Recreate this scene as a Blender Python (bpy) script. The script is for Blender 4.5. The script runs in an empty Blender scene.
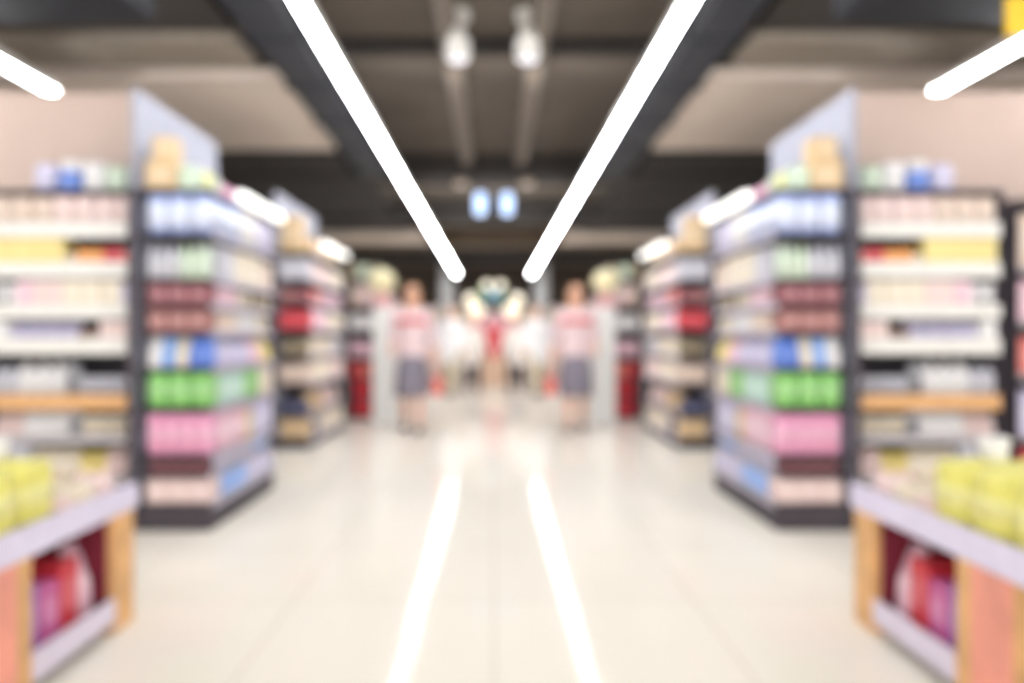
import bpy, bmesh, math, random
from mathutils import Vector, Matrix
random.seed(7)
S = bpy.context.scene
COL = S.collection
PI = math.pi
H = 1.05                                   # eye height

# ------------------------------------------------------------------ camera
cd = bpy.data.cameras.new('camera'); cam = bpy.data.objects.new('camera', cd); COL.objects.link(cam)
cam.location = (0, 0, H); cam.rotation_euler = (PI/2, 0, 0)
cd.sensor_width = 36; cd.lens = 28.125; cd.shift_x = 18/1024; cd.shift_y = -3.5/1024
cd.clip_start = 0.02
cd.dof.use_dof = True; cd.dof.focus_distance = 0.4; cd.dof.aperture_fstop = 3.0
S.camera = cam
# ------------------------------------------------------------------ world, exposure
w = bpy.data.worlds.new('world'); S.world = w; w.use_nodes = True
w.node_tree.nodes['Background'].inputs[0].default_value = (1.0, 0.98, 0.945, 1)
w.node_tree.nodes['Background'].inputs[1].default_value = 2.2
S.view_settings.view_transform = 'Standard'; S.view_settings.look = 'None'
S.view_settings.exposure = 0.34; S.view_settings.gamma = 1.0
S.view_settings.use_curve_mapping = False
S.cycles.use_denoising = True
S.cycles.max_bounces = 6
STRIP = 32.0
def area(name, loc, sx, sy, power, col=(1, .97, .94), rot=(0, 0, 0)):
    l = bpy.data.lights.new(name, 'AREA'); l.shape = 'RECTANGLE'; l.size = sx; l.size_y = sy
    l.energy = power; l.color = col
    o = bpy.data.objects.new(name, l); COL.objects.link(o); o.location = loc; o.rotation_euler = rot
    return o
for sx in (-1, 1):      # added fill lights over the side aisles, no fixtures behind them
    area('side_fill_light', (sx*5.2, 1.5, 3.3), 1.6, 5.0, 40)
    area('side_fill_light', (sx*4.8, 23.0, 3.1), 2.4, 5.0, 160)

# added fill lights without lamps; the tilted pair brightens camera-facing surfaces
area('overhead_fill_light', (0, 4.0, 3.35), 6.0, 6.0, 60)  # unseen overhead fill, added to brighten the floor
area('aisle_fill_light', (0, 6.9, 3.3), 2.4, .3, 24, rot=(math.radians(52), 0, 0))
area('aisle_fill_light', (0, 12.7, 3.2), 2.2, .3, 44, rot=(math.radians(52), 0, 0))
# ------------------------------------------------------------------ materials
def lin(c):
    c = c/255.0
    return c/12.92 if c <= .04045 else ((c+.055)/1.055)**2.4
MC = {}
def mat(rgb, rough=.5, var=.10, metal=0.0, scale=18.0, spec=.5):
    k = (rgb, rough, var, metal, scale)
    if k in MC: return MC[k]
    m = bpy.data.materials.new('surface_%d_%d_%d' % rgb); m.use_nodes = True
    nt = m.node_tree; b = nt.nodes['Principled BSDF']
    c = [lin(v) for v in rgb]
    n = nt.nodes.new('ShaderNodeTexNoise'); n.inputs['Scale'].default_value = scale
    tc = nt.nodes.new('ShaderNodeTexCoord'); nt.links.new(tc.outputs['Object'], n.inputs['Vector'])
    r = nt.nodes.new('ShaderNodeValToRGB')
    r.color_ramp.elements[0].position = .35; r.color_ramp.elements[1].position = .65
    r.color_ramp.elements[0].color = (*[v*(1-var) for v in c], 1)
    r.color_ramp.elements[1].color = (*[min(1, v*(1+var)) for v in c], 1)
    nt.links.new(n.outputs['Fac'], r.inputs['Fac']); nt.links.new(r.outputs['Color'], b.inputs['Base Color'])
    b.inputs['Roughness'].default_value = rough; b.inputs['Metallic'].default_value = metal
    b.inputs['Specular IOR Level'].default_value = spec
    MC[k] = m; return m
def emis(rgb, strength):
    k = ('e', rgb, strength)
    if k in MC: return MC[k]
    m = bpy.data.materials.new('glowing_diffuser'); m.use_nodes = True
    b = m.node_tree.nodes['Principled BSDF']
    b.inputs['Base Color'].default_value = (.8, .8, .8, 1)
    b.inputs['Emission Color'].default_value = (*[lin(v) for v in rgb], 1)
    b.inputs['Emission Strength'].default_value = strength
    MC[k] = m; return m

CHAR = mat((70, 63, 72), .6)
WHITE = mat((232, 230, 226), .4, .03)

# ------------------------------------------------------------------ mesh helpers
def box(bm, x0, x1, y0, y1, z0, z1, bev=0.0):
    x0, x1 = min(x0, x1), max(x0, x1); y0, y1 = min(y0, y1), max(y0, y1)
    t = bmesh.new()
    bmesh.ops.create_cube(t, size=1.0)
    for v in t.verts:
        v.co = Vector(((x0+x1)/2+v.co.x*(x1-x0), (y0+y1)/2+v.co.y*(y1-y0), (z0+z1)/2+v.co.z*(z1-z0)))
    if bev > 0: bmesh.ops.bevel(t, geom=t.edges[:], offset=bev, segments=2, affect='EDGES', profile=.5)
    merge(bm, t); return bm
def merge(bm, t):
    me = bpy.data.meshes.new('tmp'); t.to_mesh(me); t.free(); bm.from_mesh(me); bpy.data.meshes.remove(me)
def loft(bm, rings, seg=16, cap=True, power=2.0):
    """rings: (cx, cy, z, rx, ry); superellipse cross-sections"""
    prev = None; first = None
    for (cx, cy, z, rx, ry) in rings:
        cur = []
        for i in range(seg):
            a = 2*PI*i/seg; c, s = math.cos(a), math.sin(a)
            cur.append(bm.verts.new((cx+rx*math.copysign(abs(c)**(2/power), c), cy+ry*math.copysign(abs(s)**(2/power), s), z)))
        if prev:
            for i in range(seg): bm.faces.new((prev[i], prev[(i+1) % seg], cur[(i+1) % seg], cur[i]))
        else: first = cur
        prev = cur
    if cap:
        bm.faces.new(first[::-1]); bm.faces.new(prev)
    return bm
def tube(bm, a, b, ra, rb=None, seg=12, ends=True):
    """tapered capsule from a to b"""
    rb = ra if rb is None else rb
    a, b = Vector(a), Vector(b); d = (b-a); L = d.length
    q = Vector((0, 0, 1)).rotation_difference(d) if L > 1e-6 else Matrix.Identity(3).to_quaternion()
    t = bmesh.new(); rings = []
    if ends:
        for k in (-80, -50, -25): rings.append((0, 0, ra*math.sin(math.radians(k)), ra*math.cos(math.radians(k)), ra*math.cos(math.radians(k))))
    rings.append((0, 0, 0, ra, ra)); rings.append((0, 0, L, rb, rb))
    if ends:
        for k in (25, 50, 80): rings.append((0, 0, L+rb*math.sin(math.radians(k)), rb*math.cos(math.radians(k)), rb*math.cos(math.radians(k))))
    loft(t, rings, seg)
    for v in t.verts: v.co = a + q @ v.co
    merge(bm, t); return bm
def ball(bm, c, rx, ry=None, rz=None, u=16, v=10):
    ry = ry or rx; rz = rz or rx
    t = bmesh.new(); bmesh.ops.create_uvsphere(t, u_segments=u, v_segments=v, radius=1)
    for p in t.verts: p.co = Vector((c[0]+p.co.x*rx, c[1]+p.co.y*ry, c[2]+p.co.z*rz))
    merge(bm, t); return bm
def tomesh(name, bm, m, smooth=False):
    bmesh.ops.recalc_face_normals(bm, faces=bm.faces)
    me = bpy.data.meshes.new(name); bm.to_mesh(me); bm.free(); me.materials.append(m)
    if smooth:
        for p in me.polygons: p.use_smooth = True
    return me
def obj(name, bm, m, parent=None, smooth=False, loc=None):
    me = bm if isinstance(bm, bpy.types.Mesh) else tomesh(name, bm, m, smooth)
    o = bpy.data.objects.new(name, me); COL.objects.link(o); o.parent = parent
    if loc: o.location = loc
    return o
def thing(name, label, cat, loc=(0, 0, 0), rz=0, group=None):
    o = bpy.data.objects.new(name, None); COL.objects.link(o); o.empty_display_size = .1
    o.location = loc; o.rotation_euler = (0, 0, rz); return tag(o, label, cat, group)
def tag(o, label, cat, group=None):
    o['label'] = label; o['category'] = cat
    if group: o['group'] = group
    return o
def struct(name, bm, m, smooth=False):
    o = obj(name, bm, m, None, smooth); o['kind'] = 'structure'; return o
def bx(*a): return box(bmesh.new(), *a)

# ------------------------------------------------------------------ the setting
def floor_mat():
    m = bpy.data.materials.new('polished_cream_tile'); m.use_nodes = True; nt = m.node_tree
    b = nt.nodes['Principled BSDF']; tc = nt.nodes.new('ShaderNodeTexCoord')
    br = nt.nodes.new('ShaderNodeTexBrick'); br.offset = 0; br.inputs['Scale'].default_value = 1
    br.inputs['Brick Width'].default_value = .8; br.inputs['Row Height'].default_value = .8
    br.inputs['Mortar Size'].default_value = .004
    br.inputs['Color1'].default_value = (lin(240), lin(234), lin(222), 1)
    br.inputs['Color2'].default_value = (lin(238), lin(232), lin(220), 1)
    br.inputs['Mortar'].default_value = (lin(215), lin(206), lin(192), 1)
    nt.links.new(tc.outputs['Object'], br.inputs['Vector'])
    nt.links.new(br.outputs['Color'], b.inputs['Base Color'])
    n = nt.nodes.new('ShaderNodeTexNoise'); n.inputs['Scale'].default_value = 2.6; n.inputs['Detail'].default_value = 1
    nt.links.new(tc.outputs['Object'], n.inputs['Vector'])
    bp = nt.nodes.new('ShaderNodeBump'); bp.inputs['Strength'].default_value = .09; bp.inputs['Distance'].default_value = .02
    nt.links.new(n.outputs['Fac'], bp.inputs['Height']); nt.links.new(bp.outputs['Normal'], b.inputs['Normal'])
    b.inputs['Roughness'].default_value = .09; b.inputs['Specular IOR Level'].default_value = .05
    return m
struct('floor', bx(-7, 7, -1.5, 27.2, -.1, 0), floor_mat())
CEIL = mat((92, 84, 76), .8, .12, 0, 1.5)
CEILD = mat((50, 46, 44), .8, .12, 0, 1.5)
BEIGE = mat((228, 214, 202), .8, .04, 0, 2)
DUCT = mat((46, 48, 56), .6, .1)
struct('ceiling', bx(-7, 7, -1.5, 27.2, 3.55, 3.65), CEIL)
struct('wall_back', bx(-7, 7, 27.0, 27.2, 0, 3.55), mat((74, 64, 58), .8, .1, 0, 2))
for s, sd in ((-1, 'left'), (1, 'right')):
    struct('wall_'+sd, bx(s*6.8, s*7, -1.5, 27, 0, 3.55), mat((70, 66, 64), .8, .1, 0, 2))
    # beige partition standing behind the camera-facing shelves
    struct('wall_'+sd+'_partition', bx(s*2.2, s*6.8, 4.98, 5.06, 0, 2.58), mat((206, 184, 172), .8, .04, 0, 2))
# cross beams and slabs of the ceiling
tn = [0]
def trim(bm, m, sm=False):
    tn[0] += 1; return struct('trim_%d' % tn[0], bm, m, sm)
trim(bx(-6.8, 6.8, 6.65, 6.8, 3.44, 3.55), CEILD)
trim(bx(-6.8, 6.8, 10.9, 11.5, 3.25, 3.55), CEILD)
trim(bx(-6.8, 6.8, 14.6, 15.2, 3.22, 3.55), CEILD)
trim(bx(-6.8, 6.8, 18.4, 19.0, 3.2, 3.55), mat((104, 88, 72), .8))
trim(bx(-6.8, 6.8, 22.5, 23.0, 3.2, 3.55), CEILD)
for s in (-1, 1):
    trim(bx(s*1.80, s*6.8, 6.86, 9.5, 3.28, 3.38), BEIGE)                 # suspended beige slab
    trim(bx(s*1.95, s*4.4, 6.02, 6.6, 3.28, 3.36), mat((150, 140, 128), .8)); trim(bx(s*1.95, s*6.8, -1.5, 6.0, 3.36, 3.44), mat((66, 62, 60), .8))
    trim(bx(s*1.5, s*3.7, 16.9, 18.3, 3.22, 3.32), BEIGE)
    trim(bx(s*1.9, s*6.8, 9.55, 16.8, 3.28, 3.4), CEILD)
    d = bmesh.new(); box(d, s*1.42, s*1.78, 3.2, 10.8, 3.22, 3.5, .02)
    for k in range(7): box(d, s*1.40, s*1.80, 3.6+k*1.1, 3.64+k*1.1, 3.2, 3.52)
    trim(d, DUCT)
    d = bmesh.new(); box(d, s*2.2, s*3.3, 3.3, 5.2, 3.1, 3.35, .02); box(d, s*2.18, s*3.32, 4.2, 4.25, 3.08, 3.355)
    trim(d, DUCT)
    p = bmesh.new(); tube(p, (s*.36, 5.5, 3.46), (s*.36, 10.8, 3.46), .085, seg=16); trim(p, mat((118, 108, 98), .7), True)
    # square column near the tills
    c = bmesh.new(); box(c, s*1.24, s*1.7, 25.0, 25.46, 0, 3.55, .01); box(c, s*1.21, s*1.73, 24.97, 25.49, 0, .12, .01)
    trim(c, mat((176, 176, 178), .6))

# ------------------------------------------------------------------ lights that can be seen
def strip(x, y0, y1, label, z=3.0, wd=.065, grp=None):
    t = thing('strip_light', label, 'ceiling light', (x, (y0+y1)/2, z), 0, grp)
    L = (y1-y0)/2
    obj('housing', bx(-wd/2-.012, wd/2+.012, -L-.01, L+.01, .02, .085, .008), WHITE, t)
    obj('diffuser', bx(-wd/2, wd/2, -L, L, 0, .02, .006), emis((250, 252, 255), STRIP), t)
    n = max(2, int((y1-y0)/3)+1)
    for k in range(n):
        yy = -L+.3+(2*L-.6)*k/(n-1)
        w_ = bmesh.new(); tube(w_, (0, yy, .08), (0, yy, 3.55-z), .004, seg=6, ends=False); obj('suspension_cable', w_, CHAR, t)
strip(-1.14, 3.0, 24.6, 'long white strip light running down the ceiling left of the central aisle')
strip(1.14, 3.0, 24.6, 'long white strip light running down the ceiling right of the central aisle')
strip(-3.52, 2.6, 6.4, 'short white strip light above the camera-facing shelves on the left')
strip(3.52, 2.6, 6.4, 'short white strip light above the camera-facing shelves on the right')

def spot(x, label):
    t = thing('spotlight', label, 'spotlight', (x, 6.1, 3.17))
    m = bmesh.new(); loft(m, [(0, 0, .30, .09, .09), (0, 0, .375, .09, .09), (0, 0, .38, .08, .08)], 18); obj('mounting_plate', m, WHITE, t)
    m = bmesh.new(); tube(m, (0, 0, .25), (0, 0, .31), .03); obj('stem', m, WHITE, t, True)
    m = bmesh.new(); loft(m, [(0, 0, 0, .085, .085), (0, 0, .03, .095, .095), (0, 0, .14, .09, .09), (0, 0, .2, .055, .055), (0, 0, .27, .045, .045)], 18)
    obj('lamp_head', m, WHITE, t, True)
    m = bmesh.new(); loft(m, [(0, 0, -.005, .07, .07), (0, 0, .002, .075, .075)], 18); obj('lens', m, emis((240, 240, 255), .8), t)
spot(-.275, 'white hanging spotlight left of centre, near top of photo')
spot(.255, 'white hanging spotlight right of centre, near top of photo')
def lantern(x, label):
    t = thing('pendant_lamp', label, 'pendant lamp', (x, 12.2, 2.93))
    m = bmesh.new(); loft(m, [(0, 0, 0, .05, .05), (0, 0, .03, .085, .085), (0, 0, .3, .085, .085), (0, 0, .33, .05, .05)], 18)
    obj('lamp_shade', m, emis((170, 205, 255), 1.6), t, True)
    m = bmesh.new(); tube(m, (0, 0, .33), (0, 0, .62), .008, seg=6, ends=False); obj('cord', m, CHAR, t)
lantern(-.21, 'pale blue glowing pendant lamp, left one of the pair over the aisle')
lantern(.20, 'pale blue glowing pendant lamp, right one of the pair over the aisle')
def downlight(x, y, z, label, e=.35):
    t = thing('downlight', label, 'ceiling light', (x, y, z-.06))
    m = bmesh.new(); loft(m, [(0, 0, 0, .10, .10), (0, 0, .06, .09, .09)], 18); obj('rim', m, mat((190, 170, 150), .5), t, True)
    m = bmesh.new(); loft(m, [(0, 0, -.006, .075, .075), (0, 0, -.001, .075, .075)], 18); obj('lens', m, emis((255, 225, 190), e), t)
for s, sd in ((-1, 'left'), (1, 'right')):
    downlight(s*.46, 11.2, 3.25, 'dim round downlight in the dark beam on the %s' % sd)
    downlight(s*1.2, 14.9, 3.22, 'dim warm downlight in the second beam, beside the %s strip light' % sd)

# yellow hanging sign at the upper right edge
t = thing('hanging_sign', 'plain yellow sign hanging at the upper right corner of the photo', 'sign', (2.72, 4.0, 2.56))
obj('sign_panel', bx(-.16, .22, -.012, .012, 0, .20, .004), mat((250, 200, 40), .5), t)
for q in (-.1, .16):
    m = bmesh.new(); tube(m, (q, 0, .19), (q, 0, .63 if False else .985), .004, seg=6, ends=False); obj('hanging_wire', m, CHAR, t)

# ------------------------------------------------------------------ products
CNAME = {}
def colour(name, rgb): CNAME[name] = rgb; return name
for n_, c_ in dict(white=(238, 236, 238), pale_blue=(150, 172, 240), blue=(85, 125, 222), sky_blue=(130, 175, 245), lavender=(205, 200, 232),
    pale_green=(205, 225, 200), green=(125, 200, 98), maroon=(132, 58, 68), brick=(150, 84, 80), pink=(236, 158, 196), light_pink=(240, 195, 212),
    magenta=(200, 80, 150), red=(205, 30, 45), orange=(240, 150, 60), coral=(235, 110, 100), yellow=(240, 218, 125), lime=(230, 224, 105),
    cream=(236, 222, 200), beige=(225, 200, 182), tan=(214, 180, 130), khaki=(140, 125, 95), grey=(150, 150, 158), silver=(195, 195, 208),
    navy=(45, 50, 90), dark_red=(95, 30, 42), brown=(110, 75, 60), mint=(190, 230, 215), violet=(140, 100, 180), rose=(236, 208, 204)).items():
    CNAME[n_] = c_
ME = {}
def pmesh(kind, w, d, h, c):
    """list of (part name, mesh) - first is the body"""
    k = (kind, round(w, 3), round(d, 3), round(h, 3), c)
    if k in ME: return ME[k]
    rgb = tuple(int(v*.88+.12*232) for v in CNAME[c]); m = mat(rgb, .45, .08)
    lt = .62 if c == 'pale_blue' else .25; bb = (.14, .82) if c == 'pale_blue' else (.36, .64)
    lighter = mat(tuple(int(v+(255-v)*lt) for v in rgb), .45, .05)
    darker = mat(tuple(int(v*.72) for v in rgb), .45, .05)
    out = []
    if kind == 'box':
        out.append(('body', tomesh('carton', bx(-w/2, w/2, -d/2, d/2, 0, h, min(.006, w*.06)), m)))
        out.append(('label_panel', tomesh('label_panel', bx(-w*.36, w*.36, -d/2-.0025, -d/2+.002, h*.28, h*.74), lighter)))
    elif kind == 'pack':       # soft wrapped pack, bulging
        b = bmesh.new(); r = [(0, .42), (.06, .47), (.25, .5), (.6, .5), (.9, .485), (.97, .45), (1, .38)]
        loft(b, [(0, 0, h*z, w*q, d*q) for z, q in r], 20, True, 5.0); out.append(('body', tomesh('pack', b, m, True)))
        b = bmesh.new(); loft(b, [(0, 0, h*bb[0], w*.503, d*.503), (0, 0, h*bb[1], w*.503, d*.503)], 20, True, 5.0)
        out.append(('printed_band', tomesh('printed_band', b, lighter, True)))
    elif kind == 'pouch':      # pillow pouch narrowing to a flat top seal
        b = bmesh.new(); loft(b, [(0, 0, 0, w*.46, d*.42), (0, 0, h*.08, w*.5, d*.5), (0, 0, h*.45, w*.49, d*.46), (0, 0, h*.85, w*.48, d*.18), (0, 0, h*.9, w*.48, d*.05), (0, 0, h, w*.48, d*.04)], 20, True, 3.4)
        out.append(('body', tomesh('pouch', b, m, True)))
        b = bmesh.new(); ball(b, (0, -d*.38, h*.42), w*.28, d*.12, h*.2); out.append(('printed_badge', tomesh('printed_badge', b, lighter, True)))
    elif kind == 'bottle':
        r = w*.49; b = bmesh.new()
        loft(b, [(0, 0, 0, r*.9, r*.9), (0, 0, h*.03, r, r), (0, 0, h*.6, r, r), (0, 0, h*.72, r*.8, r*.8), (0, 0, h*.8, r*.4, r*.4), (0, 0, h*.86, r*.36, r*.36)], 16)
        out.append(('body', tomesh('bottle_body', b, m, True)))
        b = bmesh.new(); loft(b, [(0, 0, h*.85, r*.45, r*.45), (0, 0, h, r*.42, r*.42)], 12); out.append(('cap', tomesh('cap', b, darker)))
        b = bmesh.new(); loft(b, [(0, 0, h*.15, r*1.02, r*1.02), (0, 0, h*.5, r*1.02, r*1.02)], 16); out.append(('paper_label', tomesh('paper_label', b, lighter, True)))
    elif kind == 'tub':
        r = w*.49; b = bmesh.new(); loft(b, [(0, 0, 0, r*.82, r*.82), (0, 0, h*.8, r*.97, r*.97)], 16); out.append(('body', tomesh('tub', b, m, True)))
        b = bmesh.new(); loft(b, [(0, 0, h*.8, r, r), (0, 0, h*.96, r, r), (0, 0, h, r*.92, r*.92)], 16); out.append(('lid', tomesh('lid', b, lighter)))
    ME[k] = out; return out
NM = dict(box='carton', pack='wrapped_pack', pouch='pouch', bottle='bottle', tub='tub')
CAT = dict(box='box', pack='pack', pouch='pouch', bottle='bottle', tub='tub')
def product(kind, w, d, h, c, loc, rz, where, parts=True, label=None, group=None):
    ms = pmesh(kind, w, d, h, c); cn = c.replace('_', ' ')
    o = obj(NM[kind], ms[0][1], None); o.location = loc; o.rotation_euler = (0, 0, rz)
    noun = NM[kind].replace('_', ' ')
    if kind == 'box': o.name = 'tall_carton' if h > 1.35*w else ('flat_carton' if h < .95*w else 'carton')
    tag(o, label or '%s %s %s' % (cn, noun, where), CAT[kind], group if label else '%s %s %s' % (cn, noun+('es' if noun.endswith('ch') else 's'), where))
    if parts:
        for pn, me in ms[1:]: obj(pn, me, None, o)
    return o
# a row along x (faces the camera) or along y (faces the aisle); s mirrors
def row(axis, s, a0, a1, edge, z, items, where, d=.14, parts=True):
    """items: (kind, colour, count, width, height)  placed one after another, widths scaled to fill a0..a1"""
    tot = sum(n*w for _, _, n, w, _ in items); k = (a1-a0)/tot; p = a0
    for kind, c, n, w, h in items:
        for _ in range(n):
            ww = w*k; c0 = p+ww/2; p += ww; g = ww-.003
            dd = min(d, g) if kind in ('bottle', 'tub') else d
            jit = random.uniform(0, .008)
            if axis == 'x': product(kind, g, dd, h, c, (s*c0, edge+dd/2+jit, z), 0, where, parts)
            else: product(kind, g, dd, h, c, (s*(edge-dd/2-jit) if False else s*(-1)*(edge+dd/2+jit), c0, z), s*PI/2, where, parts)

ORD = ['top', 'second', 'third', 'fourth', 'fifth', 'sixth', 'seventh', 'eighth', 'ninth']
def gondola(s, sd, nm, xi, xo, y0, y1, top, spine, shelves, label):
    """xi inner |x| towards the aisle, xo outer |x|"""
    t = thing('gondola_shelf', label, 'shelving', (s*(xi+xo)/2, (y0+y1)/2, 0))
    cx, cy = s*(xi+xo)/2, (y0+y1)/2
    def P(n, x0, x1, ya, yb, z0, z1, m, par=t, b=.004): return obj(n, bx(s*x0-cx, s*x1-cx, ya-cy, yb-cy, z0, z1, b), m, par)
    P('back_panel', xo-.0, xo+.03, y0+.01, y1, .0, spine, mat((166, 168, 184), .5, .04) if spine > top+.1 else CHAR)
    P('kick_plate', xi+.01, xo-.002, y0+.008, y1-.03, 0, shelves[-1][0]-.018, CHAR)
    P('end_panel', xi+.02, xo-.002, y1-.025, y1, shelves[-1][0], top, CHAR)
    P('front_post', xo-.002, xo+.045, y0-.012, y0+.008, 0, top, CHAR)
    P('top_panel', xi, xo-.002, y0, y1-.026, top-.02, top, CHAR)
    for z, rec in shelves:
        sh = P('shelf', xi+rec, xo-.002, y0+rec, y1-.026, z-.016, z, CHAR)
        P('price_rail', xi+rec-.006, xi+rec, y0+rec, y1-.026, z-.026, z+.006, mat((196, 190, 205), .4), sh, .001)
    return t

for s, sd in ((-1, 'left'), (1, 'right')):
    # ================= near gondola ==========================
    xi, xo, y0, y1, top = 1.53, 1.945, 4.345, 5.62, 1.865
    sh = [(1.62, 0), (1.375, 0), (1.235, .02), (1.085, .02), (.885, 0), (.67, 0), (.41, 0), (.305, .03), (.15, 0)]
    gondola(s, sd, 'near', xi, xo, y0, y1, top, 2.41, sh, 'dark framed gondola with blue, green and pink rows nearest the camera on the %s' % sd)
    W = lambda k, f='camera-facing end': 'on %s shelf of the near %s gondola, %s' % (ORD[k], sd, f)
    E = [  # end rows
        [('pack', 'pale_blue', 3, .14, .215)], [('bottle', 'pale_green', 3, .06, .2), ('bottle', 'silver', 3, .06, .2)],
        [('box', 'maroon', 3, .12, .11)], [('box', 'brick', 3, .12, .115)],
        [('pouch', 'blue', 2, .07, .17), ('pouch', 'cream', 1, .08, .165), ('pouch', 'sky_blue', 1, .08, .17), ('pouch', 'white', 1, .08, .17)],
        [('pack', 'green', 3, .13, .19)], [('pack', 'pink', 4, .10, .225)], [('box', 'dark_red', 4, .09, .07)], [('box', 'rose', 3, .13, .122)]]
    Dp = [.16, .10, .12, .12, .13, .15, .15, .1, .16]
    for k, (z, rec) in enumerate(sh):
        row('x', s, xi+.012+rec, xo-.05, y0+.006+rec, z+.0012, E[k], W(k), Dp[k])
    SIDE = [
        [('pack', 'pale_blue', 2, .16, .21), ('pack', 'white', 2, .16, .21), ('pack', 'lavender', 2, .16, .20)],
        [('box', 'silver', 2, .12, .19), ('box', 'cream', 4, .12, .2), ('box', 'beige', 2, .12, .18)],
        [('box', 'light_pink', 3, .1, .11), ('tub', 'cream', 3, .09, .1), ('box', 'khaki', 3, .1, .1)],
        [('box', 'beige', 3, .1, .11), ('pack', 'white', 3, .12, .12), ('bottle', 'cream', 4, .07, .13)],
        [('pouch', 'lavender', 4, .12, .17), ('pouch', 'light_pink', 2, .1, .17), ('pouch', 'yellow', 2, .1, .17)],
        [('pack', 'mint', 3, .13, .18), ('pack', 'green', 2, .13, .18), ('pack', 'cream', 2, .13, .18)],
        [('pack', 'light_pink', 3, .13, .22), ('pack', 'tan', 1, .13, .2), ('pack', 'lavender', 3, .13, .22)],
        [('box', 'lavender', 6, .12, .072), ('box', 'sky_blue', 3, .12, .072)],
        [('box', 'sky_blue', 3, .14, .12), ('box', 'lavender', 4, .14, .12)]]
    for k, (z, rec) in enumerate(sh):
        row('y', -s, y0+.02+rec+Dp[k]+.012, y1-.04, xi+.008+rec, z+.0012, SIDE[k], W(k, 'aisle side'), .13)
    # things standing on top of it
    zt = top+.0008
    where = 'on top of the near %s gondola' % sd
    product('box', .17, .16, .16, 'tan', (s*1.83, y0+.12, zt), 0, where)
    product('box', .13, .14, .13, 'tan', (s*1.82, y0+.12, zt+.162), .12, where, label='small tan carton stacked on a larger one, near %s gondola top' % sd)
    cols = ['pale_green', 'lime', 'pale_green', 'light_pink', 'pink', 'light_pink', 'cream', 'white', 'white']
    for k, c in enumerate(cols):
        product('box', .11, .10, .13 if k < 3 else .11, c, (s*1.68, y0+.10+k*.124, zt), s*PI/2, where)
    # light bar along the upper aisle edge
    def bar(x, ya, yb, z, label, drop=.01):
        L = (yb-ya)/2; t = thing('shelf_light', label, 'light', (s*x, (ya+yb)/2, z))
        m = bmesh.new(); tube(m, (0, -L, 0), (0, L, 0), .032); obj('glowing_tube', m, emis((255, 253, 245), 1.5), t, True)
        m = bmesh.new()
        for q in (-L*.7, L*.7): box(m, 0, s*.053, q-.01, q+.01, -.01, .01); box(m, s*.053, s*.0595, q-.01, q+.01, -drop, .01)
        obj('bracket', m, WHITE, t)
    bar(1.472, 4.66, 5.5, 1.875, 'white glowing tube along the top edge of the near %s gondola' % sd)

    # ================= second gondola ========================
    xi, xo, y0, y1, top = 1.74, 2.06, 7.56, 9.3, 1.87
    sh = [(1.6, 0), (1.39, .02), (1.13, 0), (.88, .02), (.62, 0), (.33, .04), (.09, 0)]
    gondola(s, sd, 'second', xi, xo, y0, y1, top, 2.44, sh, 'dark gondola with a bright red row, second from the camera on the %s' % sd)
    W = lambda k, f='camera-facing end': 'on %s shelf of the second %s gondola, %s' % (ORD[k], sd, f)
    E = [[('box', 'silver', 2, .15, .2)], [('box', 'maroon', 1, .12, .12), ('box', 'brick', 1, .12, .12)], [('box', 'red', 2, .14, .18)],
         [('pouch', 'khaki', 2, .14, .17)], [('box', 'beige', 2, .14, .18)], [('box', 'navy', 2, .12, .12)], [('pack', 'tan', 2, .12, .18)]]
    SIDE = [[('box', 'rose', 4, .18, .18), ('box', 'cream', 3, .18, .18)], [('pack', 'coral', 2, .18, .14), ('pack', 'light_pink', 5, .18, .14)],
            [('pack', 'light_pink', 3, .18, .18), ('pack', 'cream', 4, .18, .18)], [('box', 'cream', 5, .18, .18), ('box', 'silver', 3, .18, .18)],
            [('box', 'cream', 4, .18, .2), ('box', 'rose', 4, .18, .2)], [('pouch', 'tan', 3, .18, .2), ('pouch', 'rose', 4, .18, .2)],
            [('box', 'navy', 1, .18, .17), ('box', 'cream', 5, .18, .17)]]
    for k, (z, rec) in enumerate(sh):
        row('x', s, xi+.012+rec, xo-.03, y0+.006+rec, z+.0012, E[k], W(k), .16)
        row('y', -s, y0+.02+rec+.18, y1-.04, xi+.008+rec, z+.0012, SIDE[k], W(k, 'aisle side'), .13)
    zt = top+.0008; where = 'on top of the second %s gondola' % sd
    product('box', .19, .2, .34, 'tan', (s*1.93, y0+.14, zt), 0, where)
    for k in range(5): product('box', .2, .12, .16, ['tan', 'rose', 'cream', 'tan', 'cream'][k], (s*1.84, y0+.42+k*.25, zt), s*PI/2, where)
    bar(1.68, 7.9, 9.1, 1.98, 'white glowing tube along the top edge of the second %s gondola' % sd, .13)

    # ================= third gondola =========================
    xi, xo, y0, y1, top = 1.5, 1.91, 10.4, 12.2, 1.83
    sh = [(1.46, 0), (1.15, 0), (.79, 0), (.545, 0), (.29, 0), (.04, 0)]
    gondola(s, sd, 'third', xi, xo, y0, y1, top, 1.83, sh, 'dark gondola with red packs on its low shelves, third from the camera on the %s' % sd)
    W = lambda k, f='camera-facing end': 'on %s shelf of the third %s gondola, %s' % (ORD[k], sd, f)
    E = [[('pouch', 'rose', 2, .15, .3), ('pouch', 'beige', 1, .13, .3)], [('box', 'white', 3, .14, .2)], [('pack', 'light_pink', 3, .14, .22)],
         [('box', 'coral', 2, .14, .17), ('box', 'red', 1, .14, .17)], [('box', 'red', 3, .14, .2)], [('box', 'red', 3, .14, .2)]]
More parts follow.
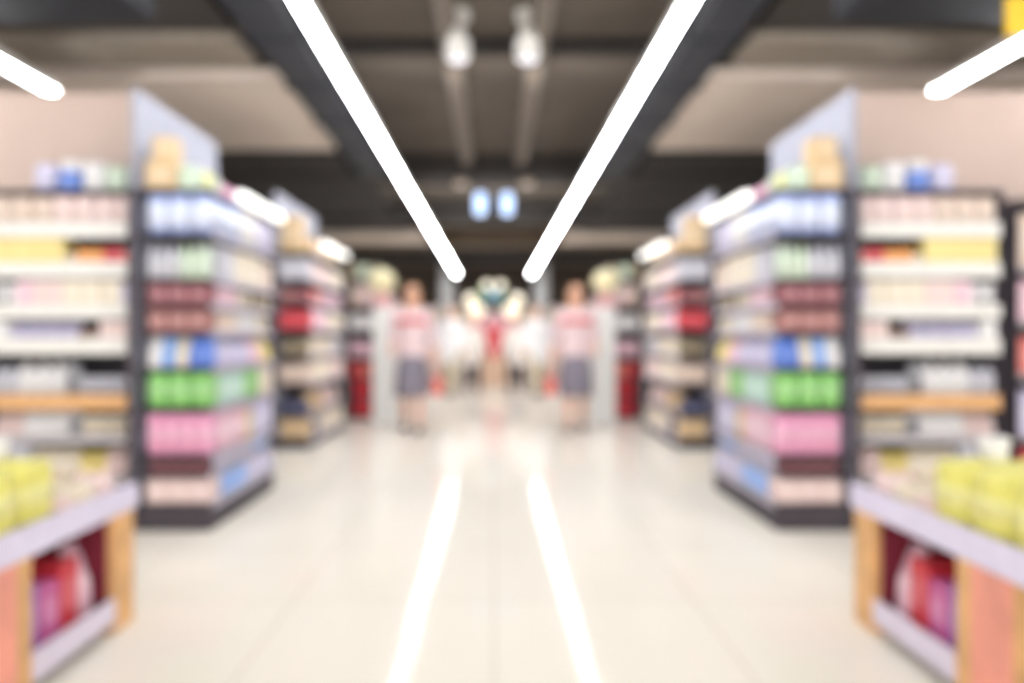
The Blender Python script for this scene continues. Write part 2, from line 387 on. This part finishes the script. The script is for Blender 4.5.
    for k, (z, rec) in enumerate(sh):
        row('x', s, xi+.012, xo-.03 - (.05 if k > 3 else 0), y0+.006, z+.0012, E[k], W(k), .16, False)
        row('y', -s, y0+.2, y1-.04, xi+.008, z+.0005, [('box', ['rose', 'cream', 'light_pink', 'rose', 'coral', 'red'][k], 7, .2, .2)], W(k, 'aisle side'), .13, False)
    zt = top+.0008; where = 'on top of the third %s gondola' % sd
    for k in range(3): product('box', .13, .15, .17, ['khaki', 'pale_green', 'khaki'][k], (s*(1.57+k*.145), y0+.12, zt), 0, where, False)
    for k in range(6): product('box', .2, .14, .18, ['pale_green', 'cream'][k % 2], (s*1.6, y0+.36+k*.22, zt), s*PI/2, where, False)

    # ================= fourth gondola ========================
    xi, xo, y0, y1, top = 1.75, 2.16, 13.6, 17.5, 1.8
    sh = [(1.42, 0), (1.08, 0), (.74, 0), (.4, 0), (.08, 0)]
    gondola(s, sd, 'fourth', xi, xo, y0, y1, top, 1.81, sh, 'farthest gondola with pale goods behind the person in a grey skirt, %s side' % sd)
    W = lambda k, f='camera-facing end': 'on %s shelf of the farthest %s gondola, %s' % (ORD[k], sd, f)
    for k, (z, rec) in enumerate(sh):
        row('x', s, xi+.012, xo-.03, y0+.006, z+.0005, [('box', ['orange', 'silver', 'rose', 'cream', 'grey'][k], 2, .17, .25)], W(k), .16, False)
        row('y', -s, y0+.2, y1-.04, xi+.008, z+.0005, [('box', ['cream', 'silver', 'rose', 'cream', 'beige'][k], 10, .3, .22)], W(k, 'aisle side'), .13, False)

    # ================= camera-facing wall shelves ============
    def wallshelf(xa, xb, yf, top, label, shelves, rail_cols):
        t = thing('wall_shelf', label, 'shelving', (s*(xa+xb)/2, yf+.2, 0)); cx, cy = s*(xa+xb)/2, yf+.2
        def P(n, x0, x1, ya, yb, z0, z1, m, par=t, b=.003): return obj(n, bx(s*x0-cx, s*x1-cx, ya-cy, yb-cy, z0, z1, b), m, par)
        P('back_panel', xa, xb, yf+.40, yf+.42, 0, top, CHAR)
        P('upright', xa, xa+.02, yf-.0, yf+.40, 0, top, CHAR); P('upright', xb-.02, xb, yf, yf+.40, 0, top, CHAR)
        P('top_panel', xa+.021, xb-.021, yf+.0, yf+.399, top-.02, top, CHAR)
        P('kick_plate', xa+.021, xb-.021, yf+.03, yf+.05, 0, .1, CHAR)
        for (z, hr), rc in zip(shelves, rail_cols):
            b = P('shelf', xa+.021, xb-.021, yf+.004, yf+.399, z-.016, z, CHAR)
            P('price_rail', xa+.022, xb-.022, yf-.006, yf+.003, z-hr, z+.004, mat(rc, .4, .03), b, .001)
    wr = (236, 234, 230)
    shw = [(1.70, .085), (1.475, .085), (1.235, .075), (1.045, .085), (.73, .085), (.50, .04), (.27, .04)]
    xa, xb, yf = 2.0, 2.87, 4.5
    wallshelf(xa, xb, yf, 1.885, 'camera-facing wall shelf with white price rails beside the near %s gondola' % sd, shw,
              [wr, wr, wr, wr, (228, 176, 120), (200, 195, 200), (200, 195, 200)])
    W = lambda k: 'on %s shelf of the %s camera-facing wall shelf' % (ORD[k], sd)
    R = [[('pack', 'rose', 4, .12, .155), ('pack', 'beige', 3, .12, .15)],
         [('box', 'coral', 1, .08, .07), ('box', 'red', 1, .1, .08), ('box', 'orange', 2, .08, .075), ('tub', 'cream', 1, .07, .05), ('box', 'yellow', 5, .085, .14)],
         [('box', 'lavender', 1, .09, .12), ('box', 'cream', 3, .13, .145), ('box', 'rose', 2, .1, .145), ('box', 'light_pink', 1, .1, .14), ('tub', 'white', 2, .09, .12)],
         [('box', 'rose', 2, .1, .1), ('box', 'brown', 1, .12, .05), ('pouch', 'lavender', 4, .1, .1), ('box', 'white', 1, .1, .1)],
         [('tub', 'silver', 4, .09, .1), ('tub', 'grey', 1, .09, .17), ('bottle', 'white', 3, .1, .2), ('bottle', 'silver', 2, .08, .18)],
         [('tub', 'cream', 4, .09, .1), ('tub', 'grey', 1, .09, .13), ('pouch', 'white', 3, .1, .14), ('pouch', 'rose', 2, .1, .13)],
         [('pouch', 'rose', 2, .1, .15), ('pouch', 'yellow', 2, .09, .13), ('pouch', 'cream', 3, .1, .15), ('pack', 'silver', 2, .12, .18)]]
    for k, (z, hr) in enumerate(shw):
        row('x', s, xa+.028, xb-.028, yf+.008, z+.0005, R[k], W(k), .15)
    where = 'on top of the %s camera-facing wall shelf' % sd
    for x, c, h, kd in ((2.16, 'pale_green', .15, 'pack'), (2.29, 'white', .17, 'pack'), (2.43, 'blue', .12, 'pack'), (2.57, 'lavender', .16, 'pack')):
        product(kd, .125, .18, h, c, (s*x, yf+.15, 1.8858), 0, where)
    product('pack', .12, .16, .06, 'white', (s*2.43, yf+.15, 2.0068), 0, where, label='flat white pack lying on the blue pack, %s wall shelf top' % sd)

    # ================= low display table =====================
    xt, ya, yb = 1.345, 1.2, 3.0; xo = 2.25; zt = .49
    t = thing('display_table', 'low wooden display table with white edges and red interior, front %s corner' % sd, 'display table', (s*(xt+xo)/2, (ya+yb)/2, 0))
    cx, cy = s*(xt+xo)/2, (ya+yb)/2
    def P(n, x0, x1, y_0, y_1, z0, z1, m, par=t, b=.004): return obj(n, bx(s*x0-cx, s*x1-cx, y_0-cy, y_1-cy, z0, z1, b), m, par)
    WOOD = mat((226, 176, 118), .5, .12, 0, 9)
    SAL = mat((238, 158, 138), .5, .12, 0, 5)
    P('tabletop', xt+.01, xo, ya, yb, zt-.03, zt, mat((225, 215, 220), .4, .04))
    P('edge_rail', xt-.012, xt+.009, ya, yb, zt-.07, zt+.02, mat((226, 220, 244), .4, .03))
    P('end_post', xt+.0, xo, yb-.17, yb-.01, 0, zt-.031, WOOD); P('end_lining', xt+.022, xo-.02, yb-.186, yb-.171, .101, zt-.031, mat((120, 28, 50), .6))
    P('middle_post', xt+.0, xt+.20, 2.24, 2.33, 0, zt-.031, WOOD)
    P('poster_panel', xt-.006, xt+.0-.0005, 2.07, 2.25, .02, zt-.072, SAL)
    P('middle_post', xt+.0, xt+.20, 2.07, 2.238, 0, zt-.031, WOOD)
    P('lower_shelf', xt+.012, xo, ya, yb-.172, .07, .10, mat((214, 206, 214), .5, .04))
    P('lower_rail', xt-.008, xt+.011, 2.332, yb-.172, .045, .13, mat((222, 214, 232), .4, .03))
    P('lower_rail', xt-.008, xt+.011, ya, 2.068, .045, .13, mat((222, 214, 232), .4, .03))
    P('back_panel', xo-.02, xo, ya, yb-.188, .101, zt-.031, mat((110, 30, 48), .6))
    P('inner_panel', xt+.55, xt+.57, ya, yb-.188, .101, zt-.031, mat((120, 28, 50), .6))
    where = 'on the lower shelf of the %s display table' % sd
    for k, (c, h, kd) in enumerate((('violet', .2, 'box'), ('magenta', .18, 'box'), ('red', .22, 'box'), ('light_pink', .24, 'pouch'))):
        product(kd, .112, .14, h, c, (s*(xt+.12), 2.395+k*.118, .1008), -s*PI/2, where)
    for k in range(4): product('box', .115, .14, .28, ['maroon', 'red', 'maroon', 'dark_red', 'maroon'][k], (s*(xt+.36), 2.395+k*.118, .1008), -s*PI/2, where)
    for k in range(5): product('box', .115, .14, .22, 'white', (s*(xt+.36), 1.27+k*.135, .1008), -s*PI/2, where)
    # goods on the tabletop
    where = 'on the far end of the %s display table top' % sd
    zt2 = zt+.0008
    gc = ['rose', 'cream', 'beige', 'rose', 'white', 'beige', 'cream', 'rose', 'light_pink', 'coral', 'cream', 'beige']
    q = 0
    for yy in (2.86, 2.72, 2.58):
        for xx in (1.43, 1.57, 1.71, 1.85, 1.99, 2.13):
            product('box' if q % 3 else 'pouch', .125, .12, .05+.03*((q*7) % 4)/3+(.03 if yy > 2.8 else 0), gc[q % 12], (s*xx, yy, zt2), 0, where); q += 1
    grp = 'lime yellow bags on the %s display table' % sd
    lb = 'bulging lime yellow bag on the %s display table' % sd
    for yy in (2.40, 2.21, 2.02):
        for xx in (1.475, 1.72, 1.965):
            product('pack', .24, .185, .19 if xx < 1.9 else .22, 'lime', (s*xx, yy, zt2), 0, '', True, lb, grp)
    product('tub', .09, .09, .07, 'white', (s*1.50, 2.40, zt2+.1915), 0, '', True, 'small white lidded tub standing on the lime yellow bags, %s table' % sd, None)

# the further wall shelf seen only at the right edge
s, sd = 1, 'right'
wallshelf(2.93, 3.6, 4.5, 1.83, 'second camera-facing wall shelf cut off by the right photo edge', [(1.45, .03), (1.15, .03), (.85, .03), (.5, .03), (.2, .03)], [(180, 170, 175)]*5)
for k, (z, c, h) in enumerate(((1.45, 'beige', .3), (1.15, 'light_pink', .22), (.85, 'coral', .2), (.5, 'lavender', .25), (.2, 'red', .22))):
    row('x', 1, 2.96, 3.57, 4.508, z+.0005, [('box', c, 5, .12, h)], 'on %s shelf of the wall shelf at the right photo edge' % ORD[k], .15)

# ------------------------------------------------------------------ white stands beside the third gondolas
for s, sd in ((-1, 'left'), (1, 'right')):
    t = thing('display_pillar', 'tall plain white display pillar beside the third %s gondola' % sd, 'display stand', (s*1.31, 9.75, 0))
    obj('column', bx(-.155, .155, -.12, .12, .03, 1.43, .01), mat((240, 242, 240), .35, .02), t)
    obj('base', bx(-.175, .175, -.14, .14, 0, .03, .006), WHITE, t)
    obj('top_tray', bx(-.17, .17, -.135, .135, 1.431, 1.46, .005), mat((240, 190, 195), .5), t)
    t = thing('flower_bouquet', 'round bunch of cream and yellow flowers on the %s white pillar' % sd, 'flowers', (s*1.37, 9.75, 1.4608))
    m = bmesh.new(); loft(m, [(0, 0, 0, .07, .07), (0, 0, .12, .09, .09), (0, 0, .14, .085, .085)], 16); obj('pot', m, mat((236, 190, 190), .5), t, True)
    m = bmesh.new()
    for k in range(34):
        a = k*2.399; zz = 1-2*(k+.5)/34; rr = math.sqrt(1-zz*zz)
        ball(m, (rr*math.cos(a)*.13, rr*math.sin(a)*.11, .27+zz*.11), .05, u=8, v=6)
    obj('blooms', m, mat((248, 236, 196), .6, .15), t, True)

# ------------------------------------------------------------------ people
SKIN = (226, 180, 156)
def remesh(o, v, sm=4):
    r = o.modifiers.new('fuse', 'REMESH'); r.mode = 'VOXEL'; r.voxel_size = v; r.use_smooth_shade = True
    if sm: q = o.modifiers.new('soften', 'SMOOTH'); q.factor = .5; q.iterations = sm
def person(label, loc, rz, ht=1.7, top=(238, 236, 238), bottom=(200, 190, 170), kind='trousers', hair=(120, 80, 50), coat=False, long_hair=True, mir=1, trim_c=None, stride=.16, hold=False):
    t = thing('person', label, 'person', loc, rz); t.scale = (ht/1.7*mir*(1.12 if coat else 1), ht/1.7*(1.12 if coat else 1), ht/1.7)
    # joints; facing -y
    hipL, hipR = Vector((-.09, 0, .9)), Vector((.09, 0, .9))
    knL, knR = Vector((-.095, -stride*.55, .49)), Vector((.095, stride*.2-.03, .49))
    anL, anR = Vector((-.095, -stride*.75, .08)), Vector((.095, stride*.9, .09))
    shL, shR = Vector((-.175, 0, 1.39)), Vector((.175, 0, 1.39))
    elL, wrL = Vector((-.245, .04, 1.11)), Vector((-.275, -.12, .88 if not hold else .86))
    elR, wrR = Vector((.235, .05, 1.11)), Vector((.215, -.16, .98))
    b = bmesh.new()
    loft(b, [(0, 0, .84, .13, .09), (0, 0, .92, .165, .11), (0, 0, 1.08, .13, .095), (0, 0, 1.28, .16, .11), (0, 0, 1.38, .165, .095), (0, 0, 1.43, .09, .06)], 20)
    tube(b, (0, 0, 1.40), (0, -.015, 1.52), .055, .05)
    for hp, kn, an in ((hipL, knL, anL), (hipR, knR, anR)):
        tube(b, hp, kn, .085, .055); tube(b, kn, an, .055, .036); ball(b, kn+(an-kn)*.3+Vector((0, .015, 0)), .05, .05, .1)
        tube(b, an+Vector((0, .03, -.045)), an+Vector((0, -.14, -.055)), .032, .026)
    for sh_, el, wr, sg in ((shL, elL, wrL, -1), (shR, elR, wrR, 1)):
        tube(b, sh_, el, .05, .038); tube(b, el, wr, .038, .026)
        dr = (wr-el).normalized(); side = dr.cross(Vector((1, 0, 0))).normalized()
        palm = wr+dr*.05; tube(b, wr, palm+dr*.03, .026, .03)
        for f in range(4):
            base = palm+dr*.03+side*(f-1.5)*.019; L = (.058, .07, .065, .05)[f]
            mid = base+dr*L*.55; tube(b, base, mid, .0085, .008, 8); tube(b, mid, mid+(dr*.7-Vector((sg*.7, 0, 0))).normalized()*L*.5, .008, .007, 8)
        tube(b, wr+dr*.03+side*.024, wr+dr*.065+side*.05, .011, .009, 8); tube(b, wr+dr*.065+side*.05, wr+dr*.09+side*.052, .009, .008, 8)
    ball(b, (0, -.01, 1.615), .074, .09, .1); ball(b, (0, -.03, 1.555), .052, .06, .055)
    ball(b, (0, -.105, 1.59), .012, .018, .022, 8, 6); ball(b, (-.075, 0, 1.595), .01, .02, .03, 8, 6); ball(b, (.075, 0, 1.595), .01, .02, .03, 8, 6)
    o = obj('body', b, mat(SKIN, .5, .04), t, True); remesh(o, .008, 2)
    for q in (-1, 1):
        m = bmesh.new(); ball(m, (q*.03, -.09, 1.61), .011, .009, .008, 8, 6); obj('eye', m, mat((50, 36, 30), .3), t, True)
    m = bmesh.new(); ball(m, (0, -.088, 1.552), .022, .008, .006, 8, 6); obj('mouth', m, mat((180, 90, 85), .5), t, True)
    m = bmesh.new(); ball(m, (0, .018, 1.635), .088, .093, .1)
    if long_hair:
        for q in (-1, 0, 1): tube(m, (q*.05, .05, 1.6), (q*.06, .05, 1.42), .042, .03)
    o = obj('hair', m, mat(hair, .7, .2), t, True); remesh(o, .01, 2)
    # top garment
    m = bmesh.new(); hem = .62 if coat else .86
    loft(m, [(0, 0, hem, .2 if coat else .175, .15 if coat else .125), (0, 0, .95, .185, .13), (0, 0, 1.1, .155, .118), (0, 0, 1.28, .182, .13), (0, 0, 1.39, .185, .115), (0, 0, 1.45, .08, .07)], 20)
    for sh_, el, wr in ((shL, elL, wrL), (shR, elR, wrR)):
        tube(m, sh_, el, .067, .055); tube(m, el, el+(wr-el)*(.85 if coat else .4), .055, .045)
    o = obj('coat' if coat else 'shirt', m, mat(top, .8, .05), t, True); remesh(o, .012, 3)
    if trim_c:
        m = bmesh.new(); loft(m, [(0, 0, 1.27, .192, .138), (0, 0, 1.33, .198, .136)], 20); obj('sash', m, mat(trim_c, .6), t, True)
    if kind == 'skirt':
        m = bmesh.new(); loft(m, [(0, 0, .42, .21, .2), (0, 0, .5, .205, .19), (0, 0, .75, .19, .15), (0, 0, .98, .15, .115)], 24); obj('skirt', m, mat(bottom, .8, .12), t, True)
    else:
        m = bmesh.new(); loft(m, [(0, 0, .82, .16, .11), (0, 0, .98, .165, .118)], 20)
        for hp, kn, an in ((hipL, knL, anL), (hipR, knR, anR)): tube(m, hp-Vector((0, 0, .03)), kn, .1, .075); tube(m, kn, an+Vector((0, 0, .05)), .075, .058)
        o = obj('trousers', m, mat(bottom, .8, .1), t, True); remesh(o, .012, 2)
    for an in (anL, anR):
        m = bmesh.new(); tube(m, an+Vector((0, .035, -.045)), an+Vector((0, -.15, -.05)), .042, .036)
        for v in m.verts: v.co.z = max(v.co.z, 0.001)
        obj('shoe', m, mat((70, 62, 60), .5), t, True)
    return t
for s, sd in ((-1, 'left'), (1, 'right')):
    person('woman in pale pink top with red sash and grey skirt beside the %s white pillar' % sd, (s*.92, 9.0, 0), 0, 1.62, (228, 206, 210), (128, 124, 138), 'skirt', (224, 168, 120), mir=s, trim_c=(205, 40, 55), hold=True)
    person('person in loose white coat and beige trousers, at the aisle end on the %s' % sd, (s*.78, 14.6, 0), s*.4, 1.62, (244, 244, 246), (206, 196, 172), 'trousers', (170, 150, 130), True, mir=s)
    person('shorter person in white coat and dark trousers near the red stand, %s side' % sd, (s*.42, 15.3, 0), -s*.3, 1.45, (236, 230, 224), (58, 54, 58), 'trousers', (205, 160, 150), True, mir=s)
    # coral handbag in the inner hand of the woman
    t = thing('handbag', 'coral handbag hanging from the hand of the %s skirted woman' % sd, 'handbag', (s*.625, 8.865, .42), PI/2)
    m = bmesh.new(); loft(m, [(0, 0, 0, .10, .05), (0, 0, .12, .11, .055), (0, 0, .2, .085, .03)], 20, True, 4); obj('bag_body', m, mat((238, 110, 100), .6), t, True)
    m = bmesh.new(); pr = None
    for k in range(9):
        a = PI*k/8; p = Vector((-.05*math.cos(a), 0, .19+.09*math.sin(a)))
        if pr is not None: tube(m, pr, p, .006, seg=6)
        pr = p
    obj('handle', m, mat((210, 90, 84), .6), t, True)

# ------------------------------------------------------------------ the far end of the store
t = thing('promotion_stand', 'red promotional stand with pink header at the far end of the aisle', 'display stand', (0, 18.0, 0))
obj('base', bx(-.3, .3, -.2, .2, 0, .62, .01), mat((222, 190, 165), .6), t)
obj('red_panel', bx(-.235, .235, -.18, .18, .621, 1.28, .01), mat((226, 92, 98), .5, .1), t)
obj('header_panel', bx(-.52, .52, -.12, .12, 1.281, 1.46, .01), mat((240, 170, 180), .5), t)
obj('top_box', bx(-.15, .15, -.1, .1, 1.461, 1.66, .01), mat((240, 212, 212), .5), t)
t = thing('lamp_arch', 'arch of round warm globe lamps over the red promotional stand', 'light', (0, 18.6, 0))
m = bmesh.new(); pr = None
for k in range(17):
    a = PI*k/16; p = Vector((-.72*math.cos(a), 0, 1.45+.75*math.sin(a)))
    if pr is not None: tube(m, pr, p, .02, seg=8)
    pr = p
tube(m, (-.72, 0, 0), (-.72, 0, 1.45), .02); tube(m, (.72, 0, 0), (.72, 0, 1.45), .02)
obj('arch_frame', m, mat((190, 190, 180), .5), t, True)
for x, z, r, e in ((-.17, 2.27, .10, 1.1), (.15, 2.27, .10, 1.1), (-.55, 1.95, .12, 1.2), (.55, 1.95, .12, 1.2), (-.40, 1.68, .17, 1.0), (.40, 1.68, .17, 1.0)):
    m = bmesh.new(); ball(m, (x, -.06, z), r); obj('globe_lamp', m, emis((255, 240, 205), e), t, True)
t = thing('hanging_planter', 'green plant with a blue box hanging in the globe lamp arch', 'plant', (0, 18.1, 1.90))
obj('blue_box', bx(-.14, .14, -.1, .1, 0, .24, .01), mat((150, 190, 248), .5), t)
m = bmesh.new()
for k in range(60):
    a = random.uniform(0, 2*PI); r = random.uniform(.16, .36); z = random.uniform(-.05, .25)
    ball(m, (r*math.cos(a), r*math.sin(a)*.3, z), .06, .02, .035, 6, 4)
obj('foliage', m, mat((120, 165, 105), .7, .25), t, True)
m = bmesh.new(); tube(m, (0, .0, .24), (0, 0, 1.688), .006, seg=6, ends=False); obj('cord', m, CHAR, t)
for s, sd in ((-1, 'left'), (1, 'right')):
    t = thing('checkout_counter', 'pale checkout counter behind the people on the %s' % sd, 'counter', (s*1.2, 20.0, 0))
    obj('counter_body', bx(-.75, .75, -.35, .35, .08, .86, .01), mat((232, 214, 208), .5), t)
    obj('worktop', bx(-.78, .78, -.38, .38, .861, .9, .008), WHITE, t)
    obj('plinth', bx(-.7, .7, -.3, .3, 0, .08), CHAR, t)
    for k, x in enumerate((1.3, 3.1, 4.9)):
        t = thing('wall_cabinet', 'tall pale cabinet by the back wall, %s of the three on the %s' % (['nearest the aisle', 'middle one', 'outermost'][k], sd), 'cabinet', (s*x, 26.7, 0))
        obj('cabinet_body', bx(-.85, .85, -.25, .25, 0, 2.1, .01), mat((226, 210, 204), .6), t)
        for q in range(4): obj('shelf_row', bx(-.8, .8, -.27, -.251, .3+q*.45, .6+q*.45, .005), mat([(236, 200, 200), (240, 236, 230), (200, 190, 210), (226, 206, 170)][q], .6), t)
